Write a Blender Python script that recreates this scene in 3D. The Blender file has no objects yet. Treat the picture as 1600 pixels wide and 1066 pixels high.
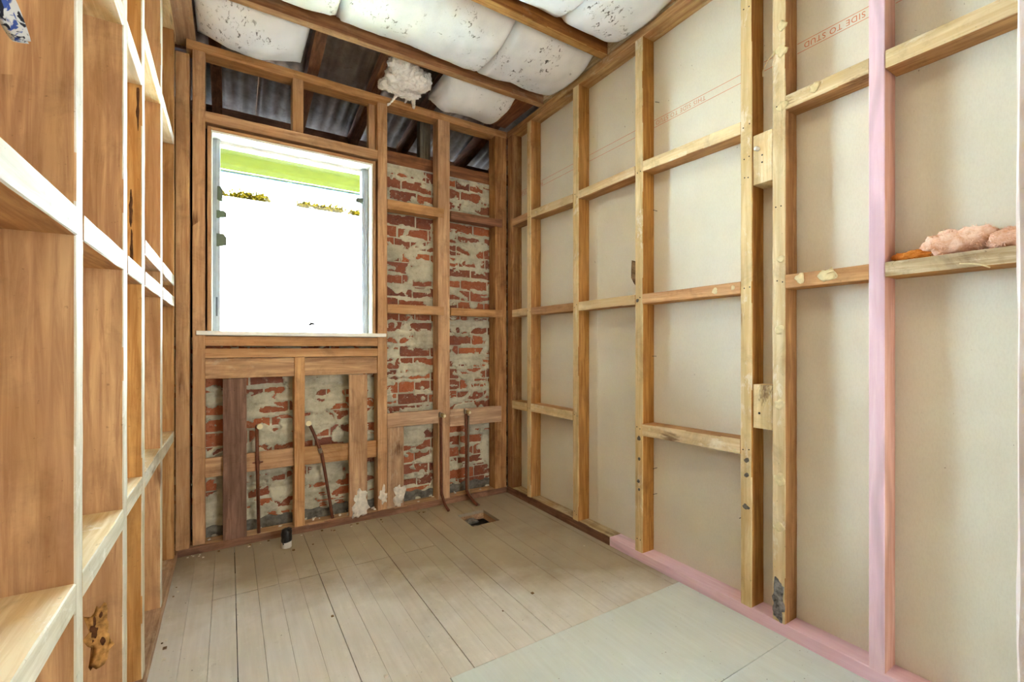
import bpy, bmesh, math, random
import numpy as np
from mathutils import Vector, Matrix, noise as mnoise
random.seed(7)
S = bpy.context.scene
COL = S.collection
PI = math.pi

# ------------------------------------------------------------------ camera, world, lights, exposure
cd = bpy.data.cameras.new('camera')
cd.sensor_fit = 'HORIZONTAL'; cd.sensor_width = 36.0
cd.lens = 36.0 * 707.5 / 1600
cd.shift_y = (542.5 - 533) / 1600
cd.clip_start = 0.02
cam = bpy.data.objects.new('camera', cd); COL.objects.link(cam)
cam.location = (0, 0, 1.15); cam.rotation_euler = (PI/2, 0, -math.radians(32.0))
S.camera = cam
S.view_settings.view_transform = 'Standard'; S.view_settings.look = 'None'
S.view_settings.gamma = 1; S.view_settings.use_curve_mapping = False
S.view_settings.exposure = 0.26
S.cycles.sample_clamp_indirect = 60; S.cycles.max_bounces = 10; S.cycles.diffuse_bounces = 6; S.cycles.transparent_max_bounces = 16

W = bpy.data.worlds.new('sky'); S.world = W; W.use_nodes = True
bg = W.node_tree.nodes['Background']; bg.inputs[0].default_value = (0.66, 0.84, 1.0, 1); bg.inputs[1].default_value = 84.0

sl = bpy.data.lights.new('sun', 'SUN'); sl.energy = 185.0; sl.color = (1, .98, .95); sl.angle = math.radians(0.6)
so = bpy.data.objects.new('sun', sl); COL.objects.link(so); so.rotation_euler = (math.radians(32), 0, math.radians(-8))
def area(name, loc, rot, sx, sy, e, c):
    l = bpy.data.lights.new(name, 'AREA'); l.shape = 'RECTANGLE'; l.size = sx; l.size_y = sy; l.energy = e; l.color = c
    o = bpy.data.objects.new(name, l); COL.objects.link(o); o.location = loc; o.rotation_euler = rot; return o
dl = area('rear_fill', (1.45, -1.05, 1.05), (PI/2, 0, math.radians(24)), 0.8, 1.9, 20, (1, .99, .97))  # added fill behind the camera; the wall there has no opening
dl.data.spread = math.radians(95)
area('overhead_fill', (0.70, 1.10, 2.80), (0, 0, 0), 0.8, 0.8, 10, (1, .92, .68))  # added downward fill for floor and lower walls, no fixture

# ------------------------------------------------------------------ materials
def lin(c):
    f = lambda v: v/12.92 if v <= .04045 else ((v+.055)/1.055)**2.4
    return tuple(f(v/255) for v in c) + (1,)
class NT:
    def __init__(s, name):
        s.m = bpy.data.materials.new(name); s.m.use_nodes = True; s.t = s.m.node_tree
        s.b = s.t.nodes['Principled BSDF']; s.out = s.t.nodes['Material Output']
    def n(s, typ, **kw):
        nd = s.t.nodes.new(typ)
        for k, v in kw.items():
            if k in nd.inputs.keys() if isinstance(k, str) else False: nd.inputs[k].default_value = v
            else: setattr(nd, k, v)
        return nd
    def l(s, a, b): s.t.links.new(a, b)
    def val(s, sock, v):
        if isinstance(v, bpy.types.NodeSocket): s.l(v, sock)
        else: sock.default_value = v
    def mix(s, fac, a, b, mode='MIX'):
        m = s.n('ShaderNodeMix', data_type='RGBA', blend_type=mode)
        s.val(m.inputs[0], fac); s.val(m.inputs[6], a); s.val(m.inputs[7], b); return m.outputs[2]
    def math(s, op, a, b=0.0, clamp=False):
        m = s.n('ShaderNodeMath', operation=op, use_clamp=clamp); s.val(m.inputs[0], a); s.val(m.inputs[1], b); return m.outputs[0]
    def ramp(s, v, lo, hi, a=0.0, b=1.0):
        m = s.n('ShaderNodeMapRange'); s.val(m.inputs[0], v)
        m.inputs[1].default_value = lo; m.inputs[2].default_value = hi; m.inputs[3].default_value = a; m.inputs[4].default_value = b
        return m.outputs[0]
    def pos(s, scale=(1, 1, 1), rnd=0.0):
        g = s.n('ShaderNodeNewGeometry'); v = g.outputs['Position']
        if rnd:
            oi = s.n('ShaderNodeObjectInfo'); cm = s.n('ShaderNodeVectorMath', operation='SCALE')
            cm.inputs[0].default_value = (17, 23, 31); s.l(oi.outputs['Random'], cm.inputs['Scale'])
            ad = s.n('ShaderNodeVectorMath', operation='ADD'); s.l(v, ad.inputs[0]); s.l(cm.outputs[0], ad.inputs[1]); v = ad.outputs[0]
        mp = s.n('ShaderNodeVectorMath', operation='MULTIPLY'); s.l(v, mp.inputs[0]); mp.inputs[1].default_value = scale
        return mp.outputs[0]
    def noise(s, v, scale, detail=4, rough=.55, dist=0.0):
        n = s.n('ShaderNodeTexNoise'); s.l(v, n.inputs['Vector']); n.inputs['Scale'].default_value = scale
        n.inputs['Detail'].default_value = detail; n.inputs['Roughness'].default_value = rough; n.inputs['Distortion'].default_value = dist
        return n.outputs[0]
    def bump(s, h, strength=.3, dist=.002):
        b = s.n('ShaderNodeBump'); b.inputs['Strength'].default_value = strength; b.inputs['Distance'].default_value = dist
        s.l(h, b.inputs['Height']); s.l(b.outputs[0], s.b.inputs['Normal'])
    def done(s, color, rough=.75, spec=.25):
        s.val(s.b.inputs['Base Color'], color); s.val(s.b.inputs['Roughness'], rough)
        s.b.inputs['Specular IOR Level'].default_value = spec; return s.m

_wc = {}
def wood(kind, axis):
    """sawn timber; axis = grain direction x/y/z"""
    if (kind, axis) in _wc: return _wc[(kind, axis)]
    P = dict(  # light, dark, dirt amount, residue amount, residue colour
        side=((208, 158, 88), (168, 114, 52), .25, .0, (225, 215, 195)),
        side_right=((206, 150, 68), (160, 104, 34), .3, .0, (225, 215, 195)),
        front=((238, 216, 166), (214, 180, 120), .3, .45, (240, 234, 218)),
        left_front=((216, 208, 184), (192, 180, 148), .3, .55, (226, 222, 210)),
        back=((212, 164, 108), (176, 124, 72), .35, .05, (225, 215, 195)),
        back_dark=((150, 108, 80), (110, 74, 54), .6, .08, (200, 180, 160)),
        post=((196, 146, 88), (140, 90, 48), .5, .10, (220, 190, 150)),
        plank=((208, 168, 122), (162, 120, 82), .4, .25, (214, 204, 182)),
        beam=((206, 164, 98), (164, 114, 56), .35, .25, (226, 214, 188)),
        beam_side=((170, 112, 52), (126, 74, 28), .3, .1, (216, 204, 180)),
        rafter=((164, 104, 60), (116, 70, 42), .5, .05, (190, 170, 150)),
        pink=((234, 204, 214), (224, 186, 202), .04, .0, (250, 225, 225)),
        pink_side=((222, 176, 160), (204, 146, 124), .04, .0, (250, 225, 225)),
        rough=((226, 206, 168), (170, 140, 92), .5, .3, (236, 226, 200)),
        grey=((150, 140, 122), (100, 92, 80), .5, .1, (190, 180, 160)),
        jamb=((240, 222, 216), (226, 206, 196), .12, .5, (250, 246, 246)),
    )[kind]
    t = NT('wood_%s_%s' % (kind, axis))
    ai = 'xyz'.index(axis)
    sc = [1, 1, 1]; sc[ai] = .06
    v = t.pos(tuple(sc), 1)
    streak = t.noise(v, 60, 6, .65, .6)
    sc2 = [1, 1, 1]; sc2[ai] = .22
    v2 = t.pos(tuple(sc2), 1)
    ring = t.noise(v2, 9, 3, .5, 1.5)
    col = t.mix(t.ramp(streak, .38, .62), lin(P[1]), lin(P[0]))
    col = t.mix(t.ramp(ring, .38, .70, 0, .65), col, lin(P[1]))
    oi = t.n('ShaderNodeObjectInfo')
    hv = t.n('ShaderNodeHueSaturation'); t.l(col, hv.inputs['Color'])
    t.l(t.ramp(oi.outputs['Random'], 0, 1, .90, 1.08), hv.inputs['Value'])
    rr = t.math('FRACT', t.math('MULTIPLY', oi.outputs['Random'], 7.31))
    t.l(t.ramp(rr, 0, 1, .82, .98), hv.inputs['Saturation']); col = hv.outputs[0]
    wv = t.n('ShaderNodeTexWave', wave_type='RINGS', rings_direction='XYZ'[ai]); t.l(t.pos(tuple(sc2), 1), wv.inputs['Vector'])
    wv.inputs['Scale'].default_value = 3.2; wv.inputs['Distortion'].default_value = 9; wv.inputs['Detail'].default_value = 3; wv.inputs['Detail Scale'].default_value = 1.4
    col = t.mix(t.ramp(wv.outputs[0], .0, .35, .32, 0), col, lin(tuple(int(q*.78) for q in P[1])))
    # knots
    sk = [1, 1, 1]; sk[ai] = .45
    vo = t.n('ShaderNodeTexVoronoi'); vo.inputs['Scale'].default_value = 5.0
    vk = t.n('ShaderNodeVectorMath', operation='ADD')
    t.l(t.pos(tuple(sk), 1), vk.inputs[0])
    nz = t.n('ShaderNodeTexNoise'); nz.inputs['Scale'].default_value = 9
    ns = t.n('ShaderNodeVectorMath', operation='SCALE'); t.l(nz.outputs[1], ns.inputs[0]); ns.inputs['Scale'].default_value = .06
    t.l(ns.outputs[0], vk.inputs[1]); t.l(vk.outputs[0], vo.inputs['Vector'])
    knot = t.ramp(vo.outputs['Distance'], .05, .16, 1, 0)
    gate = t.math('GREATER_THAN', t.noise(t.pos((1, 1, 1), 1), 2.3, 1), .48)
    col = t.mix(t.math('MULTIPLY', t.math('MULTIPLY', knot, gate), .75), col, lin((92, 50, 20)))
    # dirt and stains
    d = t.noise(t.pos((1, 1, 1), 1), 6, 6, .7, .5)
    col = t.mix(t.ramp(d, .52, .70, 0, P[2]), col, lin((70, 44, 26)), 'MIX')
    sp = t.noise(t.pos((1, 1, 1), 1), 85, 3, .6)
    col = t.mix(t.ramp(sp, .68, .74, 0, P[2] * 1.2), col, lin((40, 28, 20)))
    # pale residue of old lining and glue
    r = t.noise(t.pos(tuple(sk), 1), 11, 7, .75, .3)
    col = t.mix(t.ramp(r, .57, .64, 0, P[3]), col, lin(P[4]))
    t.bump(t.math('ADD', streak, t.math('MULTIPLY', sp, .6)), .25, .0015)
    m = t.done(col, .72, .25)
    _wc[(kind, axis)] = m; return m

def plain(name, rgb, rough=.6, spec=.3, metal=0.0, var=.12, scale=14, bump=.1):
    t = NT(name); n = t.noise(t.pos(), scale, 5, .6)
    a = lin(rgb); b = tuple(x * (1 - 2.2 * var) for x in a[:3]) + (1,)
    c = t.mix(t.ramp(n, .35, .7), a, b); t.b.inputs['Metallic'].default_value = metal
    if bump: t.bump(n, bump, .003)
    return t.done(c, rough, spec)

def mat_gib():
    t = NT('plasterboard_paper'); p = t.pos()
    n = t.noise(p, 3.0, 3, .5); fine = t.noise(t.pos((1, 1, .4)), 260, 2, .5)
    c = t.mix(t.ramp(n, .3, .7), lin((228, 224, 208)), lin((218, 212, 194)))
    c = t.mix(t.ramp(fine, .4, .7, 0, .12), c, lin((180, 168, 146)))
    s = t.noise(p, 9, 8, .8, .3)
    c = t.mix(t.ramp(s, .71, .76, 0, .35), c, lin((236, 230, 216)))
    sp = t.noise(p, 60, 3, .6); gate = t.ramp(t.noise(p, 2.2, 2), .52, .6)
    c = t.mix(t.math('MULTIPLY', t.ramp(sp, .72, .76), gate), c, lin((120, 100, 76)))
    t.bump(fine, .12, .0008); return t.done(c, .85, .15)

def mat_floor(name, a, b, light, dark, amp=1.0, worn=False):
    t = NT(name); p = t.pos()
    n = t.noise(p, 2.4, 6, .6, .4); g = t.noise(t.pos((1, .06, 1)), 50, 4, .6)
    c = t.mix(t.ramp(n, .32, .68), lin(a), lin(b))
    c = t.mix(t.ramp(g, .35, .7, 0, .18), c, lin(dark))
    w = t.noise(t.pos((1, .5, 1)), 7, 8, .75, .4)
    c = t.mix(t.ramp(w, .56, .70, 0, .55 * amp), c, lin(light))
    d = t.noise(p, 16, 6, .75)
    c = t.mix(t.ramp(d, .62, .74, 0, .45 * amp), c, lin(dark))
    if worn:   # dust-stained zone towards the back wall and the right, ragged edge
        sx = t.n('ShaderNodeSeparateXYZ'); t.l(t.pos(), sx.inputs[0])
        e = t.math('ADD', t.math('MULTIPLY', sx.outputs[0], .55), sx.outputs[1]); e = t.math('ADD', e, t.math('MULTIPLY', t.noise(p, 3, 5, .6), 1.0))
        c = t.mix(t.ramp(e, 2.75, 3.25, 0, .85), c, t.mix(t.ramp(n, .3, .7), lin((166, 150, 120)), lin((144, 126, 98))))
    sp = t.noise(p, 75, 2, .5)
    c = t.mix(t.ramp(sp, .735, .76, 0, .7), c, lin((50, 42, 34)))
    t.bump(t.math('ADD', g, d), .12, .0015)
    return t.done(c, t.ramp(w, .3, .7, .42, .6), .35)

def mat_brick():
    t = NT('clay_brick'); p = t.pos((1, 1, 1)); oi = t.n('ShaderNodeObjectInfo')
    r = oi.outputs['Random']
    c = t.mix(r, lin((176, 104, 70)), lin((128, 80, 66)))
    r2 = t.math('FRACT', t.math('MULTIPLY', r, 5.7))
    c = t.mix(t.ramp(r2, .7, .9, 0, .6), c, lin((104, 72, 66)))
    n = t.noise(p, 20, 6, .7, .3); c = t.mix(t.ramp(n, .45, .7, 0, .6), c, lin((150, 76, 44)))
    s = t.noise(p, 34, 7, .8, .2); c = t.mix(t.ramp(s, .55, .66, 0, .55), c, lin((196, 176, 150)))
    d = t.noise(p, 55, 4, .6); c = t.mix(t.ramp(d, .6, .72, 0, .6), c, lin((62, 34, 28)))
    t.bump(t.math('ADD', n, d), .5, .004); return t.done(c, .9, .12)

def mat_mortar():
    t = NT('lime_mortar'); p = t.pos()
    n = t.noise(p, 7, 5, .6); c = t.mix(t.ramp(n, .35, .68), lin((204, 198, 174)), lin((158, 152, 132)))
    s = t.noise(p, 40, 6, .75); c = t.mix(t.ramp(s, .45, .7, 0, .45), c, lin((212, 206, 184)))
    d = t.noise(p, 24, 6, .75); c = t.mix(t.ramp(d, .58, .70, 0, .5), c, lin((104, 96, 82)))
    t.bump(t.math('ADD', s, n), .5, .005); return t.done(c, .95, .08)

def mat_batt():
    t = NT('polyester_batt'); p = t.pos((1, 1, .5), 1)
    n = t.noise(p, 5, 4, .5); c = t.mix(t.ramp(n, .35, .7), lin((244, 245, 246)), lin((226, 228, 230)))
    f = t.noise(p, 120, 4, .7)
    cl = t.noise(p, 3.2, 3, .6, .3); sp = t.noise(t.pos((1, .6, 1), 1), 42, 5, .7, .8)
    m = t.math('MULTIPLY', t.ramp(cl, .53, .60), t.ramp(sp, .57, .63))
    m = t.math('ADD', m, t.ramp(sp, .73, .75), clamp=True)
    c = t.mix(t.math('MULTIPLY', m, .88), c, lin((52, 46, 36)))
    t.bump(f, .25, .004)
    t.b.inputs['Subsurface Weight'].default_value = 0.0
    return t.done(c, .95, .05)

def mat_iron():
    t = NT('old_roofing_iron'); p = t.pos()
    n = t.noise(p, 7, 6, .7); c = t.mix(t.ramp(n, .3, .7), lin((176, 158, 142)), lin((126, 110, 98)))
    r = t.noise(p, 15, 6, .7); c = t.mix(t.ramp(r, .55, .72, 0, .6), c, lin((104, 76, 56)))
    t.b.inputs['Metallic'].default_value = .2; t.bump(n, .2, .004); return t.done(c, .7, .3)

def mat_glass():
    t = NT('louvre_glass'); nt = t.t; nt.nodes.remove(t.b)
    tr = t.n('ShaderNodeBsdfTransparent'); tr.inputs[0].default_value = (.95, .98, .96, 1)
    gl = t.n('ShaderNodeBsdfGlossy'); gl.inputs['Roughness'].default_value = .05
    fr = t.n('ShaderNodeFresnel'); fr.inputs[0].default_value = 1.45
    n = t.noise(t.pos(), 9, 6, .7)
    df = t.n('ShaderNodeBsdfDiffuse'); df.inputs[0].default_value = (.8, .76, .66, 1)
    m1 = t.n('ShaderNodeMixShader'); t.l(fr.outputs[0], m1.inputs[0]); t.l(tr.outputs[0], m1.inputs[1]); t.l(gl.outputs[0], m1.inputs[2])
    m2 = t.n('ShaderNodeMixShader'); t.l(t.ramp(n, .58, .75, 0, .004), m2.inputs[0]); t.l(m1.outputs[0], m2.inputs[1]); t.l(df.outputs[0], m2.inputs[2])
    t.l(m2.outputs[0], t.out.inputs[0]); return t.m

def mat_fluff(name, a, b, c3):
    t = NT(name); p = t.pos(); n = t.noise(p, 28, 6, .7, .4)
    c = t.mix(t.ramp(n, .32, .6), lin(b), lin(a)); f = t.noise(p, 260, 4, .7)
    c = t.mix(t.ramp(t.noise(p, 60, 5, .7), .58, .72, 0, .6), c, lin(c3))
    t.bump(t.math('ADD', n, f), .25, .004); return t.done(c, .97, .04)

def mat_cloth():
    t = NT('patterned_cotton'); p = t.pos((1, 1, 1))
    n = t.noise(p, 72, 3, .5, .8); n2 = t.noise(t.pos((1.3, .8, 1)), 88, 3, .5, 1.0)
    c = t.mix(t.ramp(n, .53, .58), lin((196, 198, 198)), lin((62, 84, 150)))
    c = t.mix(t.ramp(n2, .56, .60), c, lin((40, 42, 52))); return t.done(c, .9, .1)

G = mat_gib(); BR = mat_brick(); MO = mat_mortar(); BATT = mat_batt(); IRON = mat_iron(); GLASS = mat_glass()
FL = mat_floor('painted_floorboards', (222, 219, 211), (206, 201, 190), (238, 234, 224), (150, 140, 120), worn=True)
FLB = FL
SHEET = mat_floor('pale_floor_sheet', (220, 228, 224), (206, 216, 212), (234, 238, 236), (172, 174, 162), .7)
COPPER = plain('aged_copper', (128, 76, 54), .45, .5, .55, .2, 30)
LEADGREY = plain('dull_pipe_metal', (150, 136, 116), .4, .5, .6, .15, 40)
BRASS = plain('brass_fitting', (200, 176, 120), .35, .5, .7, .15, 40)
CAPM = plain('cream_plastic_cap', (228, 216, 176), .5, .4, 0, .05)
WHITEP = plain('white_plastic', (222, 218, 206), .45, .4, 0, .06)
BLACKT = plain('black_tape', (30, 28, 27), .4, .5, 0, .2, 60, .5)
ALU = plain('grey_louvre_metal', (176, 184, 190), .4, .5, .45, .08)
CLIP = plain('olive_grey_clip', (104, 112, 92), .6, .3, 0, .1)
WPAINT = plain('white_gloss_paint', (244, 242, 232), .4, .4, 0, .03)
WEATH = plain('weathered_white_paint', (228, 224, 212), .6, .3, 0, .12, 20)
DPC = plain('tarred_damp_course', (122, 118, 108), .8, .2, 0, .3, 30, .6)
PLASTER = plain('white_plaster_residue', (236, 228, 212), .9, .1, 0, .15, 40, .6)
KNOTG = plain('grey_filler', (128, 122, 112), .9, .1, 0, .3, 90, .6)
NAIL = plain('steel_nail', (52, 46, 42), .5, .4, .5, .1)
MOULD = plain('grey_blue_mould', (150, 148, 150), .95, .05, 0, .38, 55, .3)
RED = plain('red_print', (214, 132, 98), .9, .1, 0, .05, 40, 0)
REDF = plain('faded_red_print', (214, 160, 128), .9, .1, 0, .05, 40, 0)
SOFFIT = plain('lime_painted_soffit', (54, 58, 26), 1.0, 0.0, 0, .06)
FASCIA = plain('blue_grey_fascia', (40, 56, 74), 1.0, .0, 0, .05)
def mat_render():
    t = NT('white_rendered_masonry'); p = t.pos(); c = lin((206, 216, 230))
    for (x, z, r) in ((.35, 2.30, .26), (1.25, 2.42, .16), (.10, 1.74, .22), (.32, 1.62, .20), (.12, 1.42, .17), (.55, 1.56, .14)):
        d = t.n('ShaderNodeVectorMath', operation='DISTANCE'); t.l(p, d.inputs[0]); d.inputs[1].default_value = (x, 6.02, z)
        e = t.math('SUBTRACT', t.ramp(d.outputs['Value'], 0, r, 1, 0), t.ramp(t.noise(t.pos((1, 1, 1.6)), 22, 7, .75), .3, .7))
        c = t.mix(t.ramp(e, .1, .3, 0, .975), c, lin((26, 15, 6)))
    return t.done(c, 1, 0)
RENDER = mat_render()
GRASS = plain('dry_sunlit_grass', (200, 180, 40), .95, .05, 0, .15, 6)
LEAF = plain('yellow_green_leaf', (36, 29, 3), 1.0, .0, 0, .25, 40)
VOIDDARK = plain('void_dark', (26, 22, 18), .95, .05, 0, .2)  # near-black colour stands in for unlit space under the floor
RAG = plain('grey_crumpled_plastic', (122, 116, 110), .5, .4, 0, .2, 30)
BARK = plain('splintered_bark', (150, 122, 92), .95, .05, 0, .35, 60, .8)
GLUE = plain('dried_glue', (224, 206, 160), .6, .3, 0, .1, 60, .4)
FOIL = plain('zinc_flashing', (190, 184, 172), .5, .4, .3, .15)

# ------------------------------------------------------------------ object helpers
def link(o, parent=None):
    COL.objects.link(o)
    if parent: o.parent = parent
    return o
def tag(o, label=None, cat=None, group=None, kind=None):
    if label: o['label'] = label
    if cat: o['category'] = cat
    if group: o['group'] = group
    if kind: o['kind'] = kind
    return o
def empty(name, loc=(0, 0, 0), **k):
    o = bpy.data.objects.new(name, None); o.empty_display_size = .1; o.location = loc; link(o); return tag(o, **k)
def mesh(name, verts, faces, mats, parent=None, smooth=False, fm=None, **k):
    me = bpy.data.meshes.new(name); me.from_pydata([tuple(v) for v in verts], [], faces)
    for m in (mats if isinstance(mats, (list, tuple)) else [mats]): me.materials.append(m)
    if smooth: me.polygons.foreach_set('use_smooth', [True] * len(me.polygons))
    if fm is not None: me.polygons.foreach_set('material_index', fm)
    me.update()
    o = bpy.data.objects.new(name, me); link(o, parent); return tag(o, **k)

def beam(name, x, y, z, kind='back', front=None, fkind=None, parent=None, axis=None, rough=.0008, ch=.0025, bow=0.0, lean=(0, 0), mats=None, **k):
    """a sawn timber filling the box x,y,z (pairs); long axis found; chamfered, with slight unevenness.
    front: unit direction of the face that takes the second wood tone"""
    B = [sorted(x), sorted(y), sorted(z)]
    L = [b[1] - b[0] for b in B]
    ai = 'xyz'.index(axis) if axis else L.index(max(L))
    o1, o2 = [i for i in range(3) if i != ai]
    n = max(1, int(L[ai] / .09)); rnd = random.Random(hash((round(B[0][0], 3), round(B[1][0], 3), round(B[2][0], 3))) & 0xffff)
    a0, a1 = B[o1]; b0, b1 = B[o2]; ch = min(ch, L[o1] * .2, L[o2] * .2)
    prof = [(a0+ch, b0), (a1-ch, b0), (a1, b0+ch), (a1, b1-ch), (a1-ch, b1), (a0+ch, b1), (a0, b1-ch), (a0, b0+ch)]
    vs, fs = [], []
    ph = rnd.uniform(0, 6)
    for i in range(n + 1):
        f = i / n; c = B[ai][0] + L[ai] * f
        w = math.sin(f * PI) * bow
        for (p, q) in prof:
            v = [0, 0, 0]; v[ai] = c
            v[o1] = p + w + lean[0] * (f - .5) + rnd.uniform(-rough, rough); v[o2] = q + lean[1] * (f - .5) + rnd.uniform(-rough, rough)
            vs.append(v)
    for i in range(n):
        for j in range(8):
            a = i*8 + j; b = i*8 + (j+1) % 8; fs.append((a, b, b+8, a+8))
    fs.append(tuple(range(7, -1, -1))); fs.append(tuple(range(n*8, n*8+8)))
    ms = mats or [wood(kind, 'xyz'[ai])] + ([wood(fkind, 'xyz'[ai])] if fkind else [])
    o = mesh(name, vs, fs, ms, parent, **k)
    bm = bmesh.new(); bm.from_mesh(o.data); bmesh.ops.recalc_face_normals(bm, faces=bm.faces)
    if fkind and front:
        fr = Vector(front)
        for f in bm.faces:
            if f.normal.dot(fr) > .6: f.material_index = 1
    bm.to_mesh(o.data); bm.free()
    return o

def boxes(name, bl, mats, parent=None, **k):
    vs, fs = [], []
    for (x0, x1, y0, y1, z0, z1) in bl:
        b = len(vs)
        vs += [(x, y, z) for z in (z0, z1) for y in (y0, y1) for x in (x0, x1)]
        fs += [tuple(b+i for i in f) for f in ((0, 2, 3, 1), (4, 5, 7, 6), (0, 1, 5, 4), (2, 6, 7, 3), (0, 4, 6, 2), (1, 3, 7, 5))]
    return mesh(name, vs, fs, mats, parent, **k)

def tube(name, pts, r, mat, parent=None, seg=12, rads=None, smooth=True, **k):
    pts = [Vector(p) for p in pts]; vs, fs = [], []
    up = Vector((.31, .87, .2)).normalized()
    for i, p in enumerate(pts):
        t = (pts[min(i+1, len(pts)-1)] - pts[max(i-1, 0)]).normalized()
        a = t.cross(up).normalized(); b = t.cross(a).normalized(); rr = rads[i] if rads else r
        for j in range(seg):
            th = 2*PI*j/seg; vs.append(p + a*math.cos(th)*rr + b*math.sin(th)*rr)
    for i in range(len(pts)-1):
        for j in range(seg):
            a = i*seg+j; b = i*seg+(j+1) % seg; fs.append((a, a+seg, b+seg, b))
    fs.append(tuple(range(seg))); fs.append(tuple((len(pts)-1)*seg + j for j in range(seg-1, -1, -1)))
    return mesh(name, vs, fs, mat, parent, smooth, **k)
def bez(pts, n=8):
    out = []; P = [Vector(p) for p in pts]; P = [P[0]] + P + [P[-1]]
    for i in range(1, len(P)-2):
        for s in range(n):
            t = s/n; a, b, c, d = P[i-1], P[i], P[i+1], P[i+2]
            out.append(.5*((2*b) + (c-a)*t + (2*a-5*b+4*c-d)*t*t + (3*b-a-3*c+d)*t**3))
    out.append(P[-2]); return out
def blob(name, c, r, mat, parent=None, sub=3, amp=.25, freq=6, seed=0, smooth=True, **k):
    bm = bmesh.new(); bmesh.ops.create_icosphere(bm, subdivisions=sub, radius=1)
    off = Vector((seed*3.1, seed*1.7, seed))
    for v in bm.verts:
        d = v.co.normalized(); q = Vector((d.x*r[0], d.y*r[1], d.z*r[2]))
        n = mnoise.fractal(q*freq + off, 1.0, 2.0, 5)
        v.co = q * (1 + amp*n*1.6) + Vector(c)
    me = bpy.data.meshes.new(name); bm.to_mesh(me); bm.free(); me.materials.append(mat)
    if smooth: me.polygons.foreach_set('use_smooth', [True]*len(me.polygons))
    o = bpy.data.objects.new(name, me); link(o, parent); return tag(o, **k)

_rs = np.random.RandomState(5)
def fbm(x, y, scale, octv=5, gain=.5, seed=0):
    tot = np.zeros_like(x); amp = 1; nrm = 0
    for o in range(octv):
        tab = np.random.RandomState(seed*31+o).rand(256, 256)
        fx, fy = x*scale, y*scale; ix, iy = np.floor(fx).astype(int), np.floor(fy).astype(int)
        tx, ty = fx-ix, fy-iy; tx = tx*tx*(3-2*tx); ty = ty*ty*(3-2*ty)
        g = lambda a, b: tab[a % 256, b % 256]
        v = (g(ix, iy)*(1-tx)+g(ix+1, iy)*tx)*(1-ty)+(g(ix, iy+1)*(1-tx)+g(ix+1, iy+1)*tx)*ty
        tot += amp*v; nrm += amp; amp *= gain; scale *= 2.03
    return tot/nrm

# room numbers (metres): camera at x=y=0, z=1.15
XL, XR, YB = -.245, 1.866, 3.06
YN = -1.2                     # wall behind the camera
ZT = 2.805                    # underside of the top plates
ZJ = 2.855                    # underside of the ceiling joists

# ================================================================== FLOOR
floor = empty('floor', kind='structure')
HOLE = (1.322, 1.525, 2.592, 2.822)
def minus(r, h):
    x0, x1, y0, y1 = r; a0, a1, b0, b1 = h
    if x1 <= a0 or x0 >= a1 or y1 <= b0 or y0 >= b1: return [r]
    out = []
    if y0 < b0: out.append((x0, x1, y0, b0))
    if y1 > b1: out.append((x0, x1, b1, y1))
    ya, yb = max(y0, b0), min(y1, b1)
    if x0 < a0: out.append((x0, a0, ya, yb))
    if x1 > a1: out.append((a1, x1, ya, yb))
    return out
SH = (.653, 1.866, YN, 1.445)
BW = .0900
x = .115 - 6*BW
rf = random.Random(3)
k = 0
while x < 1.97:
    g0 = [.0012, .0030, .0016, .0010][k % 4]; k += 1
    x0, x1 = x + g0, x + BW
    ysplit = 2.462 + rf.uniform(-.002, .002)
    if x0 < 1.0:
        segs = [(x0, x1, YN, ysplit-.0012, FL), (x0, x1, ysplit+.0012, 3.16, FLB)]
    else:
        segs = [(x0, x1, YN, 3.16, FLB)]
    for (a, b, c, d, m) in segs:
        rs = []
        for r in minus((a, b, c, d), HOLE):
            rs += minus(r, (SH[0]-.003, 3, YN-1, SH[3]+.003))
        rs = [r for r in rs if r[1]-r[0] > .004]
        dz = rf.uniform(-.0008, .0006)
        if rs: boxes('floorboard', [(r[0], r[1], r[2], r[3], -.02, dz) for r in rs], m, floor)
    x += BW
rc = random.Random(9)
for i in range(46):
    if i < 26: cx, cy = rc.uniform(-.2, 1.3), 3.05 - abs(rc.gauss(0, .05))
    elif i < 36: cx, cy = -.225 + abs(rc.gauss(0, .02)), rc.uniform(1.6, 3.0)
    else: cx, cy = rc.uniform(0, 1.8), rc.uniform(1.5, 2.9)
    r_ = rc.uniform(.003, .008)
    boxes('floor_crumb', [(cx-r_, cx+r_*.6, cy-r_*.7, cy+r_, 0, r_*.6)], PLASTER if i % 2 else BARK, floor)
# pale sheets over the near right corner, a joint between them
boxes('floor_sheet', [(SH[0], 1.95, .938, SH[3], -.02, .0015)], SHEET, floor, label='pale blue-grey floor sheet along the board ends')
boxes('floor_sheet', [(SH[0], 1.95, YN, .9355, -.02, .0015)], SHEET, floor)
boxes('floor_joist', [(-.4, 2.0, y-.025, y+.025, -.12, -.0205) for y in (-.9, -.4, .1, .55, .94, 1.4, 1.9, 2.4, 3.0)], VOIDDARK, floor)
pit = mesh('subfloor_void', [(-1, YN-.3, -.45), (2.4, YN-.3, -.45), (2.4, 3.4, -.45), (-1, 3.4, -.45),
                        (-1, YN-.3, -.021), (2.4, YN-.3, -.021), (2.4, 3.4, -.021), (-1, 3.4, -.021)],
           [(0, 1, 2, 3), (0, 4, 5, 1), (1, 5, 6, 2), (2, 6, 7, 3), (3, 7, 4, 0)], VOIDDARK, kind='structure')  # added closed box; under-floor darkness is put into its colour

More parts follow.
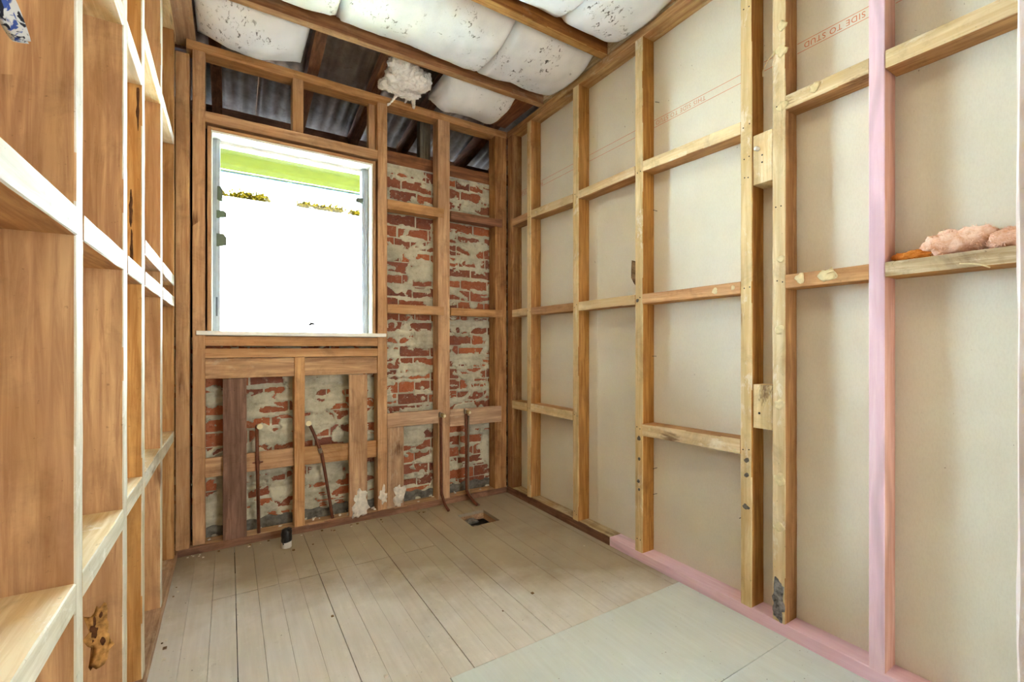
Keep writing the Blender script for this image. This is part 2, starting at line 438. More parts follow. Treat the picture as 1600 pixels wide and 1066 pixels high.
# ================================================================== WALL RIGHT
wr = empty('wall_right', (XR, 1.5, 0), kind='structure'); wr.location = (0, 0, 0)
FX = (-1, 0, 0)
XB = 1.956
boxes('plasterboard', [(XB, XB+.013, YN, 2.118, .0, 2.86)], G, wr)
boxes('plasterboard', [(XB, XB+.013, 2.119, 3.17, .0, 2.86)], G, wr)
def studR(y, w=.05, zb=.05, kind='side_right', fk='front', **k):
    return beam('stud', (XR, XB), (y-w/2, y+w/2), (zb, ZT), kind, FX, fk, wr, **k)
studR(2.752, .05); studR(2.224, .055); s3 = studR(1.702, .053, bow=.002)
studR(1.106, .05); s5 = studR(.971, .05, label='stud with pale rough residue and a grey mouldy foot')
beam('stud', (XR, XB), (.626, .671), (.048, ZT), 'pink_side', FX, 'pink', wr, rough=.0002, label='new pink treated stud')
studR(.10); studR(-.42); studR(-.9)
beam('corner_stud', (XR+.004, XB), (2.985, 3.058), (.05, ZT), 'post', None, None, wr)
beam('bottom_plate', (XR, XB), (1.923, 3.058), (0, .054), 'rough', FX, 'back_dark', wr, label='old stained bottom plate')
beam('bottom_plate', (XR-.001, XB), (YN, 1.919), (0, .052), 'pink', None, None, wr, rough=.0003, label='new pink treated bottom plate')
beam('top_plate', (XR, XB+.01), (YN, 3.058), (ZT, ZT+.045), 'beam', None, None, wr)
def dwR(ya, yb, z0, z1, dz=0, kind='side_right', fk='front', dx=0, **k):
    o = beam('dwang', (XR+dx, XB), (ya, yb), (z0, z1), kind, FX, fk, wr, lean=(0, dz), **k); return o
# upper row
dwR(2.777, 2.985, 2.09, 2.145, kind='post', fk='back'); dwR(2.252, 2.727, 2.085, 2.14, dz=.015)
dwR(1.729, 2.196, 2.085, 2.135, dz=.004); dwR(1.131, 1.675, 2.075, 2.13, dz=.02)
dwR(.671, .946, 2.09, 2.145); dwR(.125, .622, 2.082, 2.142, dx=-.006)
# middle row
dwR(2.777, 2.985, 1.385, 1.44); dwR(2.252, 2.727, 1.383, 1.436, dz=.006, fk='back'); dwR(1.729, 2.196, 1.38, 1.435)
dwR(1.131, 1.675, 1.38, 1.432, fk='back', dx=-.002)
dwR(.671, .946, 1.382, 1.436, fk='back')
dwR(.125, .622, 1.384, 1.434, fk='rough', dx=-.008, label='split rough dwang under the pink tuft')
# lower row
dwR(2.777, 2.985, .675, .735); dwR(2.252, 2.727, .68, .738); dwR(1.131, 1.675, .684, .748, dz=-.012, dx=-.004)
dwR(.125, .622, .69, .745) if False else None
# blocks between the two close studs, each with a bolt hole
b1 = beam('packing_block', (XR+.004, XB), (.998, 1.079), (1.83, 2.037), 'front', FX, 'front', wr, axis='z')
b2 = beam('packing_block', (XR+.004, XB), (.998, 1.079), (.812, .993), 'front', FX, 'front', wr, axis='z')
tube('bolt', [(XR-.012, 1.058, 1.975), (XR+.02, 1.058, 1.975)], .009, WHITEP, b1, 10)
for (yy, zz) in ((1.04, 1.945), (1.04, 1.915)): tube('bolt_hole', [(XR+.0032, yy, zz), (XR+.0052, yy, zz)], .0035, NAIL, b1, 8)
tube('bolt_hole', [(XR+.0032, 1.052, .875), (XR+.0052, 1.052, .875)], .005, NAIL, b2, 8)
# nail heads where the dwangs are fixed through the studs
rn = random.Random(4)
for (y, rows) in ((2.752, (2.115, 1.41, .71)), (2.224, (2.11, 1.41, .71, .1)), (1.702, (2.10, 1.405, .71, .12)), (1.106, (2.10, 1.40, .72, 2.6, 1.95, 1.88)), (.971, (2.12, 1.41, 1.7))):
    for zz in rows:
        for d_ in (-.012, .010):
            yy_ = y + d_ + rn.uniform(-.004, .004); z_ = zz + rn.uniform(-.014, .014)
            tube('nail_head', [(XR-.0012, yy_, z_), (XR+.002, yy_, z_)], .0028, NAIL, wr, 7, smooth=False)
# splinter of bark behind the third stud
bm = [(XR+.015, 1.728, 1.60), (XR+.005, 1.757, 1.625), (XR+.01, 1.765, 1.58), (XR+.004, 1.760, 1.53), (XR+.012, 1.745, 1.495), (XR+.02, 1.728, 1.475),
      (XR+.04, 1.728, 1.60), (XR+.03, 1.757, 1.625), (XR+.03, 1.765, 1.58), (XR+.03, 1.760, 1.53), (XR+.03, 1.745, 1.495), (XR+.04, 1.728, 1.475)]
mesh('bark_splinter', bm, [(0, 1, 2, 3, 4, 5), (11, 10, 9, 8, 7, 6)] + [(i, (i+6), (i+1) % 6+6, (i+1) % 6) for i in range(6)], BARK, s3, label='splinter of rough bark on the stud edge')
# red print on the board: two ruled lines and upside-down lettering
zt0 = 2.340
prl = []
for (a, b) in ((.672, .945), (.125, .625), (1.0, 1.08), (1.132, 1.674), (1.73, 2.195), (2.253, 2.726), (2.778, 2.984)):
    prl.append((a, b))
boxes('printed_line', [(XB-.0006, XB+.0002, a, b, zt0+.0375, zt0+.0395) for a, b in prl], RED, wr)
boxes('printed_line', [(XB-.0006, XB+.0002, a, b, zt0-.001, zt0+.001) for a, b in prl], RED, wr)
def print_text(body, yend, width, z, mat, h=.022):
    cu = bpy.data.curves.new('lettering', 'FONT'); cu.body = body; cu.size = .03; cu.align_x = 'LEFT'; cu.space_character = 1.15; cu.extrude = .0002
    o = bpy.data.objects.new('tmp', cu); COL.objects.link(o); bpy.context.view_layer.update()
    dg = bpy.context.evaluated_depsgraph_get(); me = bpy.data.meshes.new_from_object(o.evaluated_get(dg)); bpy.data.objects.remove(o)
    xs = [v.co.x for v in me.vertices]; ys = [v.co.y for v in me.vertices]; w = max(xs)-min(xs); hh = max(ys)-min(ys); x0 = min(xs); y0 = min(ys)
    for v in me.vertices:
        a = (v.co.x-x0)/w*width; b = (v.co.y-y0)/hh*h
        v.co = Vector((XB-.0006-v.co.z, yend-width+a, z+h-b))
    me.materials.clear(); me.materials.append(mat)
    t = bpy.data.objects.new('lettering', me); link(t, wr); return t
print_text('SIDE TO STUD', .918, .205, zt0+.008, RED)
print_text('THIS SIDE TO STUD', 1.662, .30, zt0+.008, REDF)
print_text('THIS SIDE TO STUD', 3.0, .30, zt0+.008, RED)
# nails poking through the board
for (y, z) in ((1.162, 1.872), (1.156, 1.85), (1.654, 1.883), (1.640, 2.462), (1.152, 2.49), (1.15, 1.05), (1.17, .39), (1.66, 1.10), (1.655, .50), (1.655, .36)):
    tube('nail', [(XB+.002, y, z), (XB-.028, y+.004, z+random.uniform(-.004, .006))], .0016, NAIL, wr, 6)
# filled fixing holes and glue on stud faces
def disc(nm, y, z, r, m, parent, xx=XR): return blob(nm, (xx, y, z), (.0025, r, r), m, parent, 2, .35, 60, y*9+z)
for (y, z, r) in ((1.105, .668, .011), (1.104, .605, .011), (1.106, .47, .014)): disc('filled_hole', y, z, r, KNOTG, wr)
for (y, z, r) in ((1.702, .66, .011), (1.70, .55, .008), (1.705, .43, .009), (1.70, .385, .006), (1.71, 1.40, .010)): disc('filled_hole', y, z, r, KNOTG, wr)
for (y, z, r) in ((1.63, .72, .012), (1.155, .70, .013), (1.25, 1.405, .015), (1.165, 1.41, .010), (.89, 1.415, .018), (.80, 1.415, .026), (.84, 2.125, .018)): disc('glue_dab', y, z, r, GLUE, wr, XR-.002)
for (y, z, r) in ((.965, 2.33, .022), (.96, 2.43, .018), (.957, 2.11, .020), (.965, 1.50, .014), (.97, 1.22, .018), (.97, .92, .020), (.97, .62, .024), (.972, .43, .02)): disc('glue_dab', y, z, r, GLUE, s5)
blob('mould_stain', (XR, .972, .13), (.0020, .024, .075), MOULD, s5, 4, .35, 26, 2)
for p in ([(XR-.002, .985, 2.34), (XR-.012, 1.01, 2.31), (XR-.006, 1.03, 2.285), (XR-.004, 1.032, 2.262)], [(XR-.002, .80, 1.42), (XR-.01, .775, 1.425), (XR-.006, .765, 1.41), (XR-.004, .768, 1.40)],
          [(XR-.002, .96, 2.11), (XR-.008, .957, 2.08), (XR-.004, .955, 2.05)], [(XR-.01, .44, 1.40), (XR-.016, .40, 1.392), (XR-.014, .375, 1.378)]):
    tube('glue_thread', bez(p, 5), .0022, GLUE, wr, 6)

# ================================================================== WALL LEFT
wl = empty('wall_left', kind='structure'); FL_ = (1, 0, 0); XLB = -.350
boxes('wall_lining', [(XLB-.013, XLB, YN, 3.3, 0, 2.9)], [wood('side', 'z')], wl)
ls = [(.60, .65), (1.16, 1.21), (1.614, 1.668), (1.928, 1.982), (2.415, 2.468), (2.938, 2.985)]
ends = [-1.0, -.5, .08]
for y in (-1.0, -.45, .08): beam('stud', (XLB, XL), (y, y+.05), (.046, ZT), 'side', FL_, 'left_front', wl)
for i, (a, b) in enumerate(ls):
    beam('stud', (XLB, XL), (a, b), (.046, ZT), 'side', FL_, 'left_front' if i < 5 else 'side', wl, rough=.0006)
KN = plain('dark_knot_wood', (96, 60, 34), .8, .2, 0, .3, 60, .5); KL = plain('pale_knot_grain', (200, 150, 84), .8, .2, 0, .3, 50, .5)
lstuds = sorted([o for o in bpy.data.objects if o.parent is wl and o.name.startswith('stud')], key=lambda o: min(v.co.y for v in o.data.vertices))
def near_stud(y): return min(lstuds, key=lambda o: abs(min(v.co.y for v in o.data.vertices)-y))
for (yy, xx, zz, rx, rz, mm, sd) in ((1.614, -.296, .375, .026, .085, KL, 1), (1.6135, -.304, .40, .008, .030, KN, 2), (1.6132, -.290, .435, .005, .012, KN, 3), (1.6135, -.288, .36, .006, .016, KN, 7),
        (1.928, -.274, 1.60, .0045, .05, KN, 4), (1.928, -.272, 1.49, .0035, .045, KN, 5), (1.928, -.256, 1.95, .004, .06, KN, 6)):
    blob('knot', (xx, yy, zz), (rx, .0012, rz), mm, near_stud(yy), 3, .5, 40, sd)
beam('bottom_plate', (XLB, XL+.006), (YN, 3.05), (0, .045), 'plank', None, None, wl)
beam('top_plate', (XLB, XL), (YN, 3.05), (ZT, ZT+.045), 'front', None, None, wl)
yy = [.65, 1.16, 1.21, 1.614, 1.668, 1.928, 1.982, 2.415, 2.468, 2.938]
bays = [(.65, 1.16), (1.21, 1.614), (1.668, 1.928), (1.982, 2.415), (2.468, 2.938)]
rowsL = [[(2.03, 2.085), (1.360, 1.415), (.650, .705)], [(2.03, 2.085), (1.360, 1.413), (.653, .706)], [(2.02, 2.08), (1.358, 1.412), (.667, .720)],
         [(2.18, 2.245), (1.36, 1.412), (1.468, 1.520), (.665, .722)], [(2.208, 2.252), (1.36, 1.413), (1.470, 1.523), (.657, .713)]]
for (a, b), rows in zip(bays, rowsL):
    for (z0, z1) in rows:
        beam('dwang', (XLB, XL+(.002 if z0 > 1.3 and z0 < 1.5 else 0)), (a, b), (z0, z1), 'front' if z1 > 1.9 or z1 < 1 else 'side', FL_, 'left_front', wl, axis='y')
for (a, b) in ((-.95, -.45), (-.4, .08), (.13, .6)):
    for z0 in (.65, 1.36, 2.03): beam('dwang', (XLB, XL), (a, b), (z0, z0+.053), 'side', FL_, 'left_front', wl, axis='y')

# ================================================================== WALL BACK: timber
wb = empty('wall_back', kind='structure'); FY = (0, -1, 0)
def bk(name, x0, x1, z0, z1, y0=YB, y1=YB+.1, kind='back', fk=None, **k):
    return beam(name, (x0, x1), (y0, y1), (z0, z1), kind, FY, fk, wb, **k)
bk('stud', -.246, -.184, .05, 2.75, y0=YB-.03); bk('stud', -.172, -.114, .05, ZT-.005)
bk('stud', .848, .912, .05, ZT-.005); bk('stud', 1.282, 1.374, .045, ZT-.005, rough=.001)
bk('stud', .340, .398, .045, 1.087); bk('stud', .330, .391, 2.475, ZT-.005)
bk('trimmer_stud', .800, .846, 2.475, ZT-.005, y0=YB+.05, y1=YB+.1)
bk('corner_stud', 1.758, 1.862, .045, ZT-.005, kind='post')
bk('top_plate', -.20, 1.862, ZT-.008, ZT+.045)
bk('bottom_plate', -.30, 1.862, 0, .045, kind='plank', fk='back_dark')
bk('header', -.114, .848, 2.412, 2.474, rough=.001)
bk('sill_rail', -.114, .848, 1.156, 1.214, y0=YB+.006); bk('sill_rail', -.114, .848, 1.088, 1.142)
bk('plank', -.114, .340, .970, 1.086, y0=YB+.012, y1=YB+.04, kind='plank', label='wide weathered horizontal plank')
bk('plank', .398, .848, .972, 1.086, y0=YB+.016, y1=YB+.044, kind='plank')
bk('upright_plank', -.030, .087, .045, .967, y0=YB+.0, y1=YB+.026, kind='back_dark', label='dark brown wide upright plank')
v2 = bk('upright_plank', .664, .779, .045, .969, y0=YB+.0, y1=YB+.026, kind='back', label='upright plank with white plaster splash at its foot')
v3 = bk('upright_plank', .918, 1.034, .045, .640, y0=YB+.016, y1=YB+.042, kind='plank')
bk('cross_plank', -.114, .340, .412, .522, y0=YB+.030, y1=YB+.056, lean=(0, .008)); bk('cross_plank', .398, .848, .408, .520, y0=YB+.030, y1=YB+.056, lean=(0, -.008))
bk('cross_plank', .912, 1.282, .600, .697, y0=YB-.004, y1=YB+.024, kind='plank'); bk('cross_plank', 1.374, 1.812, .566, .690, y0=YB-.004, y1=YB+.024, kind='plank')
bk('dwang', .912, 1.326, 2.09, 2.157, y0=YB-.004, y1=YB+.07); bk('dwang', 1.380, 1.815, 2.09, 2.150, y0=YB-.01, y1=YB+.06, kind='rafter')
bk('dwang', .912, 1.326, 1.382, 1.444, y0=YB-.004, y1=YB+.07); bk('dwang', 1.380, 1.818, 1.382, 1.440, y0=YB-.01, y1=YB+.06)
bk('wall_head_timber', .90, 1.90, 2.455, 2.545, y0=3.185, y1=3.26, kind='rafter'); boxes('flashing', [(.90, 1.90, 3.165, 3.20, 2.437, 2.446)], FOIL, wb)
bk('wall_head_timber', -.3, .90, 2.44, 2.50, y0=3.20, y1=3.26, kind='rafter')
blob('plaster_splash', (.735, YB-.001, .12), (.040, .005, .085), PLASTER, v2, 4, .5, 28, 3)
blob('plaster_splash', (1.00, YB+.014, .11), (.035, .005, .075), PLASTER, v3, 4, .6, 30, 6)
blob('plaster_splash', (.885, YB-.001, .14), (.028, .004, .06), PLASTER, wb, 4, .6, 30, 8)
for i in range(34):
    X_ = random.choice([random.uniform(.56, .84), random.uniform(.4, .84), random.uniform(-.1, 1.7)])
    blob('plaster_crumb', (X_, random.uniform(YB+.03, YB+.09), .049), (random.uniform(.005, .014), random.uniform(.004, .010), random.uniform(.003, .007)), PLASTER, wb, 1, .5, 60, i, smooth=False)

# ---- brickwork: each brick, recessed joints, mortar smeared over the faces
YF = 3.175
CH = .0855
rb = random.Random(11)
bricks_done = 0
proto = {}
def brick_mesh(w, h, var):
    key = (w, h, var)
    if key in proto: return proto[key]
    r_ = random.Random(var*77+int(w*1000)); c = .004
    vs = []; nx = 3
    for iy, yv in enumerate((0, .06)):
        for iz in range(2):
            for ix in range(nx+1):
                e = 0 if iy else 1
                vs.append((ix/nx*w, yv + (0 if iy else r_.uniform(-.002, .002)), iz*h + r_.uniform(-.0025, .0025)*e))
    fs = []; r = nx+1
    for ix in range(nx):
        fs.append((ix, ix+1, r+ix+1, r+ix))
        fs.append((ix, 2*r+ix, 2*r+ix+1, ix+1)); fs.append((r+ix, r+ix+1, 3*r+ix+1, 3*r+ix))
    fs.append((0, r, 3*r, 2*r)); fs.append((nx, 2*r+nx, 3*r+nx, r+nx))
    me = bpy.data.meshes.new('brick'); me.from_pydata(vs, [], fs); me.materials.append(BR); me.update()
    proto[key] = me; return me
row = 0; z = .056
while z < 2.44:
    header = row % 6 == 3
    L_ = .109 if header else .222
    off = (row % 2)*(L_+.012)/2 + rb.uniform(-.02, .02)
    x = -.36 + off
    while x < 1.93:
        w = L_
        x1 = x + w
        if (z + .075 < 1.20) or x1 > .83:
            a = max(x, .85 if z + .075 > 1.22 else -.30); b = min(x1, 1.93)
            if b - a > .03 and (z > .9 or True):
                o = bpy.data.objects.new('brick', brick_mesh(round(b-a, 2), .075, rb.randrange(5)))
                o.location = (a, YF + rb.uniform(-.002, .003), z + rb.uniform(-.0015, .0015)); link(o, wb); bricks_done += 1
        x = x1 + .011 + rb.uniform(-.002, .002)
    z += CH; row += 1
def mortar(x0, x1, z0, z1, st=.0055):
    xs = np.arange(x0, x1+st, st); zs = np.arange(z0, z1+st, st)
    Xg, Zg = np.meshgrid(xs, zs)
    n = fbm(Xg+.5*fbm(Xg, Zg, 6, 3, seed=9), Zg*1.6, 7.5, 6, .55, seed=2)
    th = .482 - .03*np.sin(Zg*2.1+1) + .02*(Zg > 2.1)
    sm = np.clip((n-th)/.028, 0, 1); sm = sm*sm*(3-2*sm)
    rip = fbm(Xg, Zg, 22, 4, .6, seed=4)
    base = -.0065 + .004*fbm(Xg, Zg, 60, 3, seed=5)
    # flush joints here and there
    joint = np.abs(((Zg-.056+.0053) / CH) % 1.0 - 0) ; jl = np.minimum(joint, 1-joint) * CH
    jf = np.clip(1-jl/(.008+.024*fbm(Xg, Zg, 14, 4, seed=12)), 0, 1)**.4 * np.clip((fbm(Xg, Zg, 9, 3, seed=8)-.34)*8, 0, 1)
    h = base + sm*(.0085 + .010*rip) + jf*.0085
    Yg = YF - h + .0015
    H, Wn = Xg.shape
    vs = np.stack([Xg, Yg, Zg], -1).reshape(-1, 3)
    idx = np.arange(H*Wn).reshape(H, Wn)
    q = np.stack([idx[:-1, :-1], idx[:-1, 1:], idx[1:, 1:], idx[1:, :-1]], -1).reshape(-1, 4)
    me = bpy.data.meshes.new('mortar'); me.vertices.add(len(vs)); me.vertices.foreach_set('co', vs.astype(np.float32).ravel())
    me.loops.add(q.size); me.loops.foreach_set('vertex_index', q.astype(np.int32).ravel())
    me.polygons.add(len(q)); me.polygons.foreach_set('loop_start', (np.arange(len(q))*4).astype(np.int32)); me.polygons.foreach_set('loop_total', np.full(len(q), 4, np.int32))
    me.update(calc_edges=True); me.polygons.foreach_set('use_smooth', [True]*len(me.polygons)); me.materials.append(MO)
    o = bpy.data.objects.new('mortar', me); link(o, wb); tag(o, label='pale lime mortar smeared over the brick joints and faces', kind='stuff')
mortar(-.30, .87, .045, 1.20); mortar(.84, 1.93, .045, 2.44)
boxes('brick_backing', [(-.36, .9, 3.21, 3.27, 0, 1.20), (.85, 1.96, 3.21, 3.27, 0, 2.44), (-.36, -.12, 3.18, 3.27, 1.2, 2.44)], VOIDDARK, wb)
# wavy damp course at the foot of the bricks
vs, fs = [], []
N = 160
for i in range(N+1):
    xx = -.30 + 2.2*i/N; w = .006*math.sin(i*.9) + .004*math.sin(i*.37+1)
    vs += [(xx, YF-.016+w*.5, .045), (xx, YF-.022+w*.4, .098+w), (xx, YF+.004, .108+w)]
for i in range(N):
    a = i*3; fs += [(a, a+3, a+4, a+1), (a+1, a+4, a+5, a+2)]
mesh('damp_course', vs, fs, DPC, wb, True, label='dark wavy damp course strip')

# ================================================================== WINDOW (louvre)
wn = empty('window_1', kind='structure')
def wbx(name, x0, x1, y0, y1, z0, z1, m, **k): return beam(name, (x0, x1), (y0, y1), (z0, z1), parent=wn, mats=[m], rough=.0003, ch=.002, **k)
RW = wood('back_dark', 'z'); RWX = wood('back', 'x'); RWZ = wood('back', 'z')
wbx('reveal_board', -.104, -.086, YB, YB+.15, 1.241, 2.394, RWZ); wbx('reveal_board', .816, .834, YB, YB+.15, 1.241, 2.394, RWZ)
wbx('reveal_board', -.086, .816, YB, YB+.15, 2.376, 2.394, RWX)
wbx('window_frame', -.086, -.080, YB+.002, YB+.17, 1.241, 2.376, WPAINT); wbx('window_frame', .806, .816, YB+.002, YB+.17, 1.241, 2.376, WPAINT)
wbx('window_frame', -.080, .806, YB+.002, YB+.17, 2.362, 2.376, WPAINT); wbx('window_frame', -.080, .806, YB+.11, YB+.17, 2.345, 2.362, WPAINT)
wbx('windowsill', -.153, .897, YB-.030, YB+.115, 1.217, 1.241, WPAINT, label='white painted windowsill board')
wbx('outer_sill', -.12, .84, YB+.115, YB+.22, 1.205, 1.234, WPAINT)
YG = YB+.11
boxes('light_gap_block', [(-.16, -.104, YB+.13, 3.285, 1.16, 2.45), (.834, .90, YB+.13, 3.285, 1.16, 2.45), (-.16, .90, YB+.13, 3.285, 2.394, 2.46)], [wood('back_dark', 'z')], wn)  # added behind the frame gaps to stop outside light showing through
for x0, x1 in ((-.080, -.044), (.764, .806)):
    wbx('louvre_channel', x0, x1, YG-.028, YG+.03, 1.241, 2.36, ALU)
    xm = (x0+x1)/2; wbx('channel_rib', xm-.004, xm+.004, YG-.034, YG-.028, 1.241, 2.36, ALU)
wbx('channel_hook', -.064, -.056, YG-.040, YG-.033, 1.33, 1.44, plain('dark_grey_lever', (96, 102, 110), .4, .5, .5))
EDGE = plain('grimy_glass_edge', (34, 32, 24), .8, .1)
nb = 7; z0 = 1.243; pitch = (2.358-z0)/nb
for i in range(nb):
    za = z0 + i*pitch; t = math.radians(4 + 1.5*math.sin(i*2))
    hh = pitch+.012; cx, cz = YG, za+pitch/2
    yb_, yt_ = cx - math.sin(t)*hh/2*1.2, cx + math.sin(t)*hh/2*1.2
    y1, zz1, y2, zz2 = yb_, max(z0, cz-hh/2), yt_, min(2.358, cz+hh/2)
    vs = [(-.046, y1, zz1), (.766, y1, zz1), (.766, y2, zz2), (-.046, y2, zz2), (-.046, y1+.005, zz1), (.766, y1+.005, zz1), (.766, y2+.005, zz2), (-.046, y2+.005, zz2)]
    bl = mesh('louvre_blade', vs, [(0, 1, 2, 3), (7, 6, 5, 4), (0, 4, 5, 1), (2, 6, 7, 3), (1, 5, 6, 2), (0, 3, 7, 4)], [GLASS, EDGE], wn, fm=[0, 0, 1, 0, 1, 1])
def clip(x, z, w, h, right=False, skew=.02):
    s = -1 if right else 1
    vs = [(x, YG-.036, z), (x+s*w, YG-.050, z+skew*.4), (x+s*w, YG-.050, z+h*.7), (x+s*w*.7, YG-.045, z+h), (x, YG-.036, z+h)]
    vs += [(a, b+.014, c) for a, b, c in vs]; n = 5
    mesh('blade_clip', vs, [(0, 1, 2, 3, 4), (9, 8, 7, 6, 5)] + [(i, i+5, (i+1) % 5+5, (i+1) % 5) for i in range(5)], CLIP, wn, label='olive-grey louvre blade clip')
clip(-.062, 1.735, .050, .075); clip(-.062, 1.90, .050, .045); clip(-.058, 2.01, .026, .075, skew=-.04); clip(.770, 2.12, .05, .035, True, .01)
# moth-like speck stuck on the lowest pane
blob('dark_fleck', (.452, YG-.012, 1.30), (.015, .004, .010), BLACKT, None, 2, .6, 80, 3, label='small dark fleck stuck on the lowest louvre pane', cat='debris')

# ================================================================== CEILING: joists, blocking
ce = empty('ceiling', kind='structure')
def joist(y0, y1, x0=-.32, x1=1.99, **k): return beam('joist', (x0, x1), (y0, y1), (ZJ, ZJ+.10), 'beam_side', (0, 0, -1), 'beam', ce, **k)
joist(2.580, 2.628, rough=.0012); joist(1.945, 1.996); joist(1.30, 1.35); joist(.65, .70); joist(0, .05); joist(-.65, -.60); joist(3.10, 3.14, x0=2.2, x1=2.4) if False else None
for (a, b) in ((1.996, 2.58), (1.35, 1.945), (.70, 1.30), (.05, .65), (-.6, 0)):
    beam('blocking', (1.872, 1.915), (a, b), (ZJ+.004, ZJ+.094), 'rough', None, None, ce); beam('edge_batten', (1.872+.043, 1.955), (a, b), (ZJ, ZJ+.05), 'beam', None, None, ce)
beam('edge_board', (1.70, 1.872), (2.628, 3.10), (ZJ+.045, ZJ+.065), 'rafter', None, None, ce, axis='y')
beam('edge_board', (-.262, -.158), (YN, 3.16), (ZJ-.002, ZJ+.024), 'plank', None, None, ce)

# ================================================================== ROOF
rf_ = empty('roof', kind='structure')
sl_ = -.17
def zr(y): return 2.915 + sl_*(y-3.168)
def slopebeam(name, x0, x1, y0, y1, d0, d1, kind, parent=rf_, kx=0):
    vs = []
    n = 24
    for i in range(n+1):
        y = y0+(y1-y0)*i/n; j = lambda: random.uniform(-.001, .001)
        vs += [(x0+j(), y, zr(y)+d0+j()), (x1+j(), y, zr(y)+d0+j()), (x1+j(), y, zr(y)+d1), (x0+j(), y, zr(y)+d1)]
    fs = [(i*4+a, i*4+(a+1) % 4, i*4+4+(a+1) % 4, i*4+4+a) for i in range(n) for a in range(4)] + [(3, 2, 1, 0), (n*4, n*4+1, n*4+2, n*4+3)]
    o = mesh(name, vs, fs, [wood(kind, 'y')], parent)
    b = bmesh.new(); b.from_mesh(o.data); bmesh.ops.recalc_face_normals(b, faces=b.faces); b.to_mesh(o.data); b.free()
    return o
for (a, b) in ((-.100, -.040), (.425, .490), (.83, .895), (1.235, 1.295), (1.79, 1.85), (2.15, 2.2)): slopebeam('rafter', a, b, YN, 4.05, 0, .10, 'rafter')
beam('stub_post', (1.235, 1.32), (3.30, 3.37), (2.52, zr(3.33)), 'grey', None, None, rf_, axis='z', label='grey weathered stub post')
for y in (3.45, 2.5, 1.6, .7, -.2): beam('purlin', (-.5, 2.4), (y-.04, y+.04), (zr(y)+.105, zr(y)+.14), 'rafter', None, None, rf_)
beam('purlin', (-.5, 2.4), (3.88, 3.92), (2.56, zr(3.9)+.09), 'back_dark', None, None, rf_)
# corrugated sheets, one object each
x = -.55
si = 0
while x < 2.45:
    for (ya, yb, lift) in ((YN-.2, 3.50, .012), (3.40, 4.25, 0)):
        nx = 54; w = .72; ny = 14; vs = []; fs = []
        for j in range(ny+1):
            y = ya+(yb-ya)*j/ny
            for i in range(nx+1):
                u = i/nx*w; zc = .0095*math.sin(2*PI*u/.08) + .155 + lift + (.003 if si % 2 else 0)
                zc += .004*mnoise.noise(Vector((x+u, y*2, 1)))
                if j == ny and yb < 3.6: zc += .006*math.sin(u*9+x)
                vs.append((x+u, y, zr(y)+zc))
        for j in range(ny):
            for i in range(nx):
                a = j*(nx+1)+i; fs.append((a, a+nx+1, a+nx+2, a+1))
        mesh('roofing_sheet', vs, fs, IRON, rf_, True)
    x += .68; si += 1
# thin pale strands along the sheet laps
for i in range(14):
    x_ = random.uniform(-.05, 1.75); y_ = 3.42
    tube('pale_strand', bez([(x_, y_, zr(y_)+.12), (x_+.04, y_-.01, zr(y_)+.10), (x_+.09, y_, zr(y_)+.12)], 5), .0012, FOIL, rf_, 5)
# eave outside
boxes('soffit', [(-1.4, 3.0, 3.29, 4.15, 2.515, 2.53)], SOFFIT, rf_)
boxes('fascia', [(-1.4, 3.0, 4.15, 4.18, 2.512, 2.866)], FASCIA, rf_)
boxes('gable_lining', [(-.60, -.58, YN-.2, 4.2, -.5, 4.1), (2.46, 2.48, YN-.2, 4.2, -.5, 4.1)], VOIDDARK, rf_)

# wall behind the camera and near side
boxes('wall_rear', [(-.62, 2.50, YN-.25, YN-.15, -.5, 4.1), (-.36, 1.97, YN-.15, YN, 0, 2.86)], G, kind='structure')
boxes('outer_cladding', [(-.6, -.13, 3.28, 3.31, -.5, 2.52), (.88, 2.48, 3.28, 3.31, -.5, 2.52), (-.13, .88, 3.28, 3.31, -.5, 1.2), (-.13, .88, 3.28, 3.31, 2.41, 2.52)], WEATH, rf_)

# door jamb at the right edge of the view
dj = empty('door_1', kind='structure')
beam('door_jamb', (1.144, 1.244), (.165, .20), (0, 2.2), mats=[wood('jamb', 'z')], parent=dj, axis='z', rough=.0015, ch=.004)
beam('door_head', (1.144, 1.244), (-.75, .20), (2.2, 2.235), mats=[wood('jamb', 'y')], parent=dj, axis='y') 
beam('door_jamb', (1.144, 1.244), (-.75, -.715), (0, 2.2), mats=[wood('jamb', 'z')], parent=dj, axis='z')

